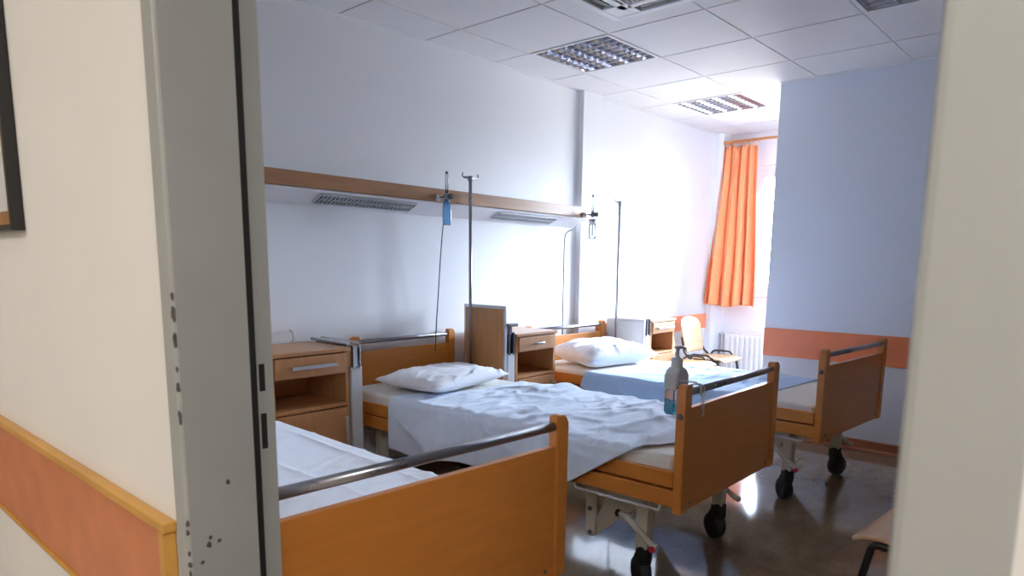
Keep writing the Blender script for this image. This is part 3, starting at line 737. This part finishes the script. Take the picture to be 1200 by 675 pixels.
# ------------------------------------------------------------------ drip stands in the bed corners
def drip_pole(label, loc, z0, z1):
    t = thing('drip_pole', label, 'drip pole', loc, 0, 'drip poles at the bed heads')
    MB().tube([(0, 0, z0), (0, 0, z1)], 0.0105, 14).build('pole', 'bar', t)
    MB().lathe([(0.016, z0), (0.016, z0 + 0.12), (0.0125, z0 + 0.13)], n=14).build('socket', 'darkmetal', t)
    k = MB()
    k.tube([(-0.055, 0, z1), (0.055, 0, z1)], 0.007, 10)
    for s in (-1, 1): k.tube(smooth_path([(s * 0.05, 0, z1), (s * 0.064, 0, z1 + 0.002), (s * 0.068, 0, z1 + 0.014), (s * 0.062, 0, z1 + 0.026)], 4), 0.005, 8)
    k.lathe([(0.015, z1 - 0.02), (0.015, z1 + 0.008), (0.008, z1 + 0.012)], n=14)
    k.build('hook_bar', 'bar', t)
    return t
drip_pole('steel drip pole with T hook at the head of the middle bed', (3.085, 3.135, 0), 0.541, 1.815)
drip_pole('steel drip pole with T hook at the head of the farthest bed', (4.69, 3.09, 0), 0.541, 1.775)

# ------------------------------------------------------------------ bedside cabinets
def cabinet(label, x0, y0, w, col_side, handle, panel_z1=None, panel_y=0.36, mats='cab_wood', white_panel=False, top=0.875, depth=0.44):
    t = thing('bedside_cabinet', label, 'bedside cabinet', (x0 + w / 2, y0, 0), 0, 'beech bedside cabinets')
    h = w / 2; th = 0.018; z0 = 0.085
    b = MB()
    b.box(-h, -h + th, 0.004, depth, z0, top - 0.02, bev=0.001).box(h - th, h, 0.004, depth, z0, top - 0.02, bev=0.001)
    b.box(-h + th, h - th, depth - 0.012, depth, z0, top - 0.02)
    for z in (z0, 0.565, 0.735): b.box(-h + th, h - th, 0.004, depth - 0.012, z, z + th, bev=0.001)
    b.build('carcass', mats, t)
    MB().box(-h - 0.004, h + 0.004, -0.012, depth, top - 0.02, top, bev=0.004).build('top', mats, t)
    dr = MB().box(-h + th + 0.002, h - th - 0.002, -0.012, 0.006, 0.742, top - 0.026, bev=0.003).build('drawer', mats, t)
    MB().box(-h + th + 0.004, h - th - 0.004, 0.006, 0.35, 0.757, top - 0.05).build('drawer_box', mats, dr)
    zc = (0.742 + top - 0.026) / 2
    if handle == 'bar':
        hm = MB().box(-0.125, 0.125, -0.040, -0.026, zc - 0.009, zc + 0.009, bev=0.004)
        for s in (-1, 1): hm.box(s * 0.118 - 0.006, s * 0.118 + 0.006, -0.030, -0.0125, zc - 0.006, zc + 0.006)
        hm.build('handle', 'alu', dr, label='flat silver bar handle')
    else:
        hm = MB().tube(smooth_path([(-0.055, -0.012, zc - 0.004), (-0.045, -0.030, zc), (0, -0.036, zc + 0.002), (0.045, -0.030, zc), (0.055, -0.012, zc - 0.004)], 5), 0.0055, 8)
        hm.build('handle', 'chrome', dr, label='small curved chrome handle')
    dn = MB().box(-h + th + 0.002, h - th - 0.002, -0.012, 0.006, z0 + 0.004, 0.560, bev=0.003).build('door', mats, t)
    hd = MB().box(h - 0.052, h - 0.036, -0.040, -0.027, 0.36, 0.52, bev=0.004)
    for z in (0.37, 0.51): hd.box(h - 0.049, h - 0.039, -0.030, -0.0125, z - 0.005, z + 0.005)
    hd.build('handle', 'alu', dn)
    # table lift column beside the body
    s = col_side; xa, xb = s * (h + 0.012), s * (h + 0.080)
    cz = 0.76 if s > 0 else 0.735
    MB().box(xa, xb, 0.0, 0.06, 0.07, cz, bev=0.006).build('table_column', 'grey_plastic', t, label='pale grey lift column')
    br = MB()
    xm = (xa + xb) / 2
    br.box(xm - 0.024, xm - 0.017, -0.006, 0.040, cz - 0.01, top + 0.012, bev=0.002).box(xm + 0.017, xm + 0.024, -0.006, 0.040, cz - 0.01, top + 0.012, bev=0.002)
    br.box(xm - 0.012, xm + 0.012, 0.005, 0.030, cz - 0.02, top + 0.004, bev=0.002)
    if panel_z1 and panel_z1 > top + 0.05:
        br.box(xm - 0.012, xm + 0.012, 0.005, 0.030, cz, 0.905, bev=0.002).box(xm - 0.045, xm + 0.045, -0.02, 0.04, 0.905, 0.925, bev=0.006)
    br.build('table_bracket', 'chrome' if s > 0 else 'darkmetal', t)
    # folded overbed tabletop hanging upright beside the column
    pz1 = panel_z1 or 0.868; pz0 = pz1 - 0.60
    px = s * (h + 0.098) if s < 0 else xm; pth = 0.018; py0 = 0.0 if s < 0 else 0.066
    pm_ = 'grey_plastic' if white_panel else 'cab_wood'
    tp = MB().box(px - pth / 2, px + pth / 2, py0 + 0.012, panel_y - 0.012, pz0, pz1 - 0.016, bev=0.002).build('folding_tabletop', pm_, t)
    e = MB()
    e.box(px - 0.011, px + 0.011, py0, panel_y, pz1 - 0.022, pz1, bev=0.004).box(px - 0.011, px + 0.011, py0, py0 + 0.014, pz0, pz1 - 0.018, bev=0.004).box(px - 0.011, px + 0.011, panel_y - 0.014, panel_y, pz0, pz1 - 0.018, bev=0.004)
    if s > 0:                                   # two guide bars carry the folded top
        for q in (-0.030, 0.030): e.tube([(px + q, 0.03, pz1 - 0.004), (px + q, panel_y, pz1 - 0.004)], 0.008, 10)
        for yy in (0.09, panel_y - 0.03): e.tube([(px - 0.03, yy, pz1 - 0.006), (px + 0.03, yy, pz1 - 0.006)], 0.006, 8)
    e.build('tabletop_edging', 'alu', tp, label='grey metal edging')
    MB().tube([(px - s * 0.03, 0.05, pz1 - 0.19), (px + s * -0.01, 0.05, pz1 - 0.19)], 0.008, 10).build('catch', 'darkmetal', tp)
    for sx in (-1, 1):
        for y in (0.05, depth - 0.05):
            c = MB(); c.lathe([(0.012, -0.013), (0.025, -0.012), (0.028, -0.008), (0.028, 0.008), (0.025, 0.012), (0.012, 0.013)], (sx * (h - 0.045) + 0.012, y, 0.028), axis='x', n=18)
            c.prism([(y - 0.015, z0), (y + 0.015, z0), (y + 0.012, 0.035), (y - 0.012, 0.035)], 'x', sx * (h - 0.045) - 0.008, sx * (h - 0.045) - 0.002)
            c.build('caster', 'black', t)
    return t
cabinet('beech bedside cabinet with open niche and silver bar handle, beside the door frame', 1.600, 2.95, 0.432, 1, 'bar', 0.884, 0.365, top=0.866, depth=0.37)
cabinet('beech bedside cabinet with raised wooden tabletop, between middle and farthest beds', 3.225, 2.865, 0.40, -1, 'bow', 1.035, 0.36, top=0.855, depth=0.43)
cabinet('beech bedside cabinet with grey tabletop panel, beyond the farthest bed', 4.86, 2.865, 0.38, -1, 'bar', 0.862, 0.36, white_panel=True, top=0.85, depth=0.43)

# ------------------------------------------------------------------ chairs
def chair(label, loc, rz, arms=True):
    """front faces local -y"""
    t = thing('visitor_chair', label, 'chair', loc, rz, 'beech shell visitor chairs')
    sw, sd = 0.40, 0.40
    def seat(u, v):
        a = 2 * u - 1; y = -sd / 2 + sd * v
        hw_ = sw / 2 * (1 - 0.10 * max(0, v - 0.5) * 2) * (1 - 0.06 * max(0, 0.15 - v) / 0.15)
        z = 0.455 - 0.018 * (1 - a * a) * sm(0, .4, v) - 0.028 * max(0, 0.22 - v) ** 2 / 0.05 - 0.012 * v
        return Vector((a * hw_, y, z))
    m = MB(); m.grid(seat, 18, 18); m.build('seat', 'chair_wood', t, solid=0.012)
    def back(u, v):
        a = 2 * u - 1
        zz = 0.475 + 0.335 * v
        w_ = 0.195 * (1 - 0.10 * (1 - v)) * (1 - max(0, v - 0.72) ** 2 / 0.0784 * 0.22) * (1 - max(0, 0.15 - v) ** 2 / 0.0225 * 0.15)
        y = sd / 2 + 0.0 + 0.075 * v + 0.02 * (1 - a * a)
        return Vector((a * w_, y, zz - 0.03 * a * a * sm(.7, 1, v)))
    m = MB(); m.grid(back, 16, 18); m.build('backrest', 'chair_wood', t, solid=0.012)
    for s in (-1, 1):
        x = s * 0.195
        m = MB().tube(fillet([(x + s * 0.01, -0.215, 0.012), (x, -0.135, 0.415), (x, -0.12, 0.426), (x, 0.10, 0.426)], 0.03), 0.0125, 10)
        m.build('front_leg', 'black_tube', t)
        m = MB().tube(fillet([(x + s * 0.01, 0.26, 0.012), (x, 0.13, 0.426), (x, 0.20, 0.48), (s * 0.165, 0.250, 0.62)], 0.03), 0.0105, 10)
        m.build('rear_leg', 'black_tube', t)
        if arms:
            m = MB().tube(fillet([(x, 0.13, 0.432), (x + s * 0.03, 0.11, 0.478), (x + s * 0.03, -0.06, 0.478), (x, -0.10, 0.432)], 0.03), 0.009, 10)
            m.build('side_loop', 'black_tube', t)
        for yy in (-0.215, 0.26):
            MB().lathe([(0.014, 0), (0.014, 0.022), (0.011, 0.028)], (x + s * 0.01, yy, 0), n=12).build('foot_cap', 'black', t)
    MB().tube([(-0.19, -0.10, 0.418), (0.19, -0.10, 0.418)], 0.0095, 10).build('cross_tube', 'black_tube', t)
    MB().tube([(-0.19, 0.09, 0.418), (0.19, 0.09, 0.418)], 0.0095, 10).build('cross_tube', 'black_tube', t)
    return t
chair('beech shell chair with its backrest showing against the coral band near radiator', (6.02, 2.87, 0), radians(0))
chair('beech shell chair partly hidden by the dispenser pump and farthest bedside cabinet', (5.475, 2.87, 0), radians(0))
chair('beech seat on black tube legs at lower right behind the right door jamb', (2.50, 0.385, 0), radians(176), arms=False)

# ------------------------------------------------------------------ radiator, curtain
rd = thing('radiator', 'white ribbed panel radiator under the window by partition', 'radiator', (6.85, 2.1, 0))
RY0, RY1 = -0.85, 1.05
m = MB(); n = 36
def rib(u, v):
    y = RY0 + (RY1 - RY0) * u
    k = abs(sin(u * n * pi)) ** 0.5
    zt = 0.60 - 0.025 * (1 - sm(0, 0.05, 1 - v)) if False else 0
    return Vector((-0.012 * k * sm(0, 0.06, v) * sm(0, 0.06, 1 - v), y, 0.12 + 0.47 * v))
m.grid(rib, n * 6, 16); m.build('front_panel', 'radiator', rd, solid=0.004)
m = MB().box(0.006, 0.075, RY0, RY1, 0.13, 0.59, bev=0.004); m.build('rear_panel', 'radiator', rd)
m = MB().box(-0.004, 0.078, RY0 - 0.004, RY1 + 0.004, 0.585, 0.607, bev=0.004); m.build('top_grille', 'radiator', rd)
m = MB().tube(fillet([(0.03, RY1 - 0.02, 0.575), (0.03, RY1 + 0.045, 0.575), (0.03, RY1 + 0.045, 0.0)], 0.02), 0.009, 10); m.build('supply_pipe', 'radiator', rd)
m = MB().lathe([(0.014, 0), (0.019, 0.004), (0.019, 0.035), (0.012, 0.04)], (0.03, RY1 + 0.030, 0.575), axis='y', n=16); m.build('valve_head', 'alu', rd)
MB().box(0.075, 0.099, -0.5, -0.46, 0.2, 0.5).box(0.075, 0.099, 0.66, 0.70, 0.2, 0.5).build('bracket', 'radiator', rd)

cr = thing('curtain_rod', 'orange wooden curtain rod with rings above the window', 'curtain rod', (6.80, 1.2, 2.515))
MB().tube([(0, -2.1, 0), (0, 2.08, 0)], 0.014, 14).build('rod', 'rod_wood', cr)
MB().lathe([(0.014, 2.08), (0.022, 2.09), (0.022, 2.115), (0.012, 2.125)], axis='y', n=16).build('finial', 'darkmetal', cr)
for y in (2.05, 0.3, -1.9):
    MB().box(0.0, 0.149, y - 0.008, y + 0.008, -0.006, 0.006, bev=0.002).lathe([(0.018, -0.01), (0.018, 0.01)], (0, y, 0), axis='y', n=14).build('rod_bracket', 'rod_wood', cr)
for k in range(8):
    y = 1.70 + 0.35 * k / 7 - 0.005
    ring = [(0.022 * cos(a), y + 0.004 * sin(a * 2), 0.022 * sin(a) - 0.006) for a in [2 * pi * i / 18 for i in range(18)]]
    MB().tube(ring, 0.0035, 8, closed=True).build('ring', 'rod_wood', cr)
cu = thing('curtain', 'orange pleated curtain hanging beside the window from the wooden rod', 'curtain', (6.80, 3.08, 2.50))
def cur(u, v):
    z = -0.062 - 1.558 * v + 0.012 * sin(u * 40) * (1 - v) + 0.012 * v * sin(u * 9 + 1)
    spread = 0.180 + 0.068 * sm(0, 1, v)
    yc = -0.005 - 0.002 * v
    y = yc + (1 - 2 * u) * spread + 0.008 * sin(u * 2 * pi * 7 + 1.2) * min(1, 4 * u) * min(1, 4 - 4 * u)
    amp = 0.022 + 0.030 * v
    ph = u * 2 * pi * 4.6 + 0.5 * sin(u * 9) + 0.35 * sin(v * 3 + u * 5)
    x = amp * sin(ph) + 0.008 * sin(u * 2 * pi * 15) * (1 - v) - 0.13 * v * (1 - u)
    x += 0.006 * noise.noise(Vector((u * 6, v * 4, 2)))
    return Vector((x, y, z))
m = MB(); m.grid(cur, 150, 60); m.build('cloth', 'curtain', cu, solid=0.003)
def hd(u, v):
    p = cur(u, 0); p.z = -0.062 + 0.012 * sin(u * 40) + 0.03 - 0.06 * v
    p.x -= 0.004
    return p
m = MB(); m.grid(hd, 150, 2); m.build('heading_tape', 'curtain', cu, solid=0.003)

# ------------------------------------------------------------------ camera
cam_d = bpy.data.cameras.new('camera'); cam = bpy.data.objects.new('camera', cam_d); C.objects.link(cam)
yaw, pitch, roll = 0.7321, -0.1562, 0.0094
f = Vector((cos(pitch) * cos(yaw), cos(pitch) * sin(yaw), sin(pitch)))
r = f.cross(Vector((0, 0, 1))).normalized(); u = r.cross(f)
r2 = r * cos(roll) + u * sin(roll); u2 = -r * sin(roll) + u * cos(roll)
mw = Matrix((r2, u2, -f)).transposed().to_4x4(); mw.translation = (0, 0, 1.3)
cam.matrix_world = mw
cam_d.sensor_fit = 'HORIZONTAL'; cam_d.sensor_width = 36
cam_d.lens = 805.7 / 1200 * 36
cam_d.shift_x = (600 - 600.17) / 1200; cam_d.shift_y = (434.5 - 337.5) / 1200
cam_d.clip_start = 0.02
cam_d.dof.use_dof = True; cam_d.dof.focus_distance = 3.2; cam_d.dof.aperture_fstop = 6.5
bpy.context.scene.camera = cam

# ------------------------------------------------------------------ light
sc = bpy.context.scene
w = bpy.data.worlds.new('sky'); sc.world = w; w.use_nodes = True
bg = w.node_tree.nodes['Background']; WN, WL = w.node_tree.nodes, w.node_tree.links
tcw = WN.new('ShaderNodeTexCoord'); sx_ = WN.new('ShaderNodeSeparateXYZ'); WL.new(tcw.outputs['Generated'], sx_.inputs[0])
mrw = WN.new('ShaderNodeMapRange'); mrw.inputs['From Min'].default_value = -1; mrw.inputs['From Max'].default_value = 1; WL.new(sx_.outputs['Z'], mrw.inputs['Value'])
rp = WN.new('ShaderNodeValToRGB'); e = rp.color_ramp.elements
e[0].position = 0.0; e[0].color = (0.10, 0.10, 0.10, 1)
e[1].position = 1.0; e[1].color = (0.70, 0.95, 1.30, 1)
for pos, col in ((0.47, (0.13, 0.135, 0.14, 1)), (0.52, (0.28, 0.34, 0.42, 1)), (0.60, (0.50, 0.61, 0.76, 1)), (0.70, (0.78, 0.96, 1.22, 1))):
    q = e.new(pos); q.color = col
WL.new(mrw.outputs['Result'], rp.inputs['Fac']); WL.new(rp.outputs['Color'], bg.inputs['Color'])
bg.inputs['Strength'].default_value = 155.0
def area(name, loc, rot, sx, sy, power, col, portal=False):
    d = bpy.data.lights.new(name, 'AREA'); d.shape = 'RECTANGLE'; d.size = sx; d.size_y = sy
    d.energy = power; d.color = col
    o = bpy.data.objects.new(name, d); C.objects.link(o); o.location = loc; o.rotation_euler = rot
    if portal: d.cycles.is_portal = True
    return o
area('window_portal', (XB + 0.31, (WY0 + WY1) / 2, (WZ0 + WZ1) / 2), (0, radians(90), 0), WZ1 - WZ0, WY1 - WY0, 1, (1, 1, 1), True)
# corridor ceiling lamps (behind the viewer)
area('corridor_lamp', (-1.6, 2.2, ZC - 0.02), (0, 0, 0), 0.6, 1.2, 27, (1.0, 0.98, 0.955))
area('corridor_lamp', (-0.18, -0.55, ZC - 0.02), (0, 0, 0), 0.5, 0.6, 34, (1.0, 0.97, 0.93))

sc.view_settings.view_transform = 'Standard'
sc.view_settings.look = 'None'
sc.view_settings.gamma = 1.0
sc.view_settings.use_curve_mapping = False
sc.view_settings.exposure = 0.16
sc.cycles.use_denoising = True
sc.cycles.max_bounces = 12
sc.cycles.diffuse_bounces = 8
sc.cycles.glossy_bounces = 5
sc.cycles.transmission_bounces = 8
sc.cycles.transparent_max_bounces = 8
sc.cycles.caustics_reflective = False
sc.cycles.caustics_refractive = False
sc.cycles.sample_clamp_indirect = 8
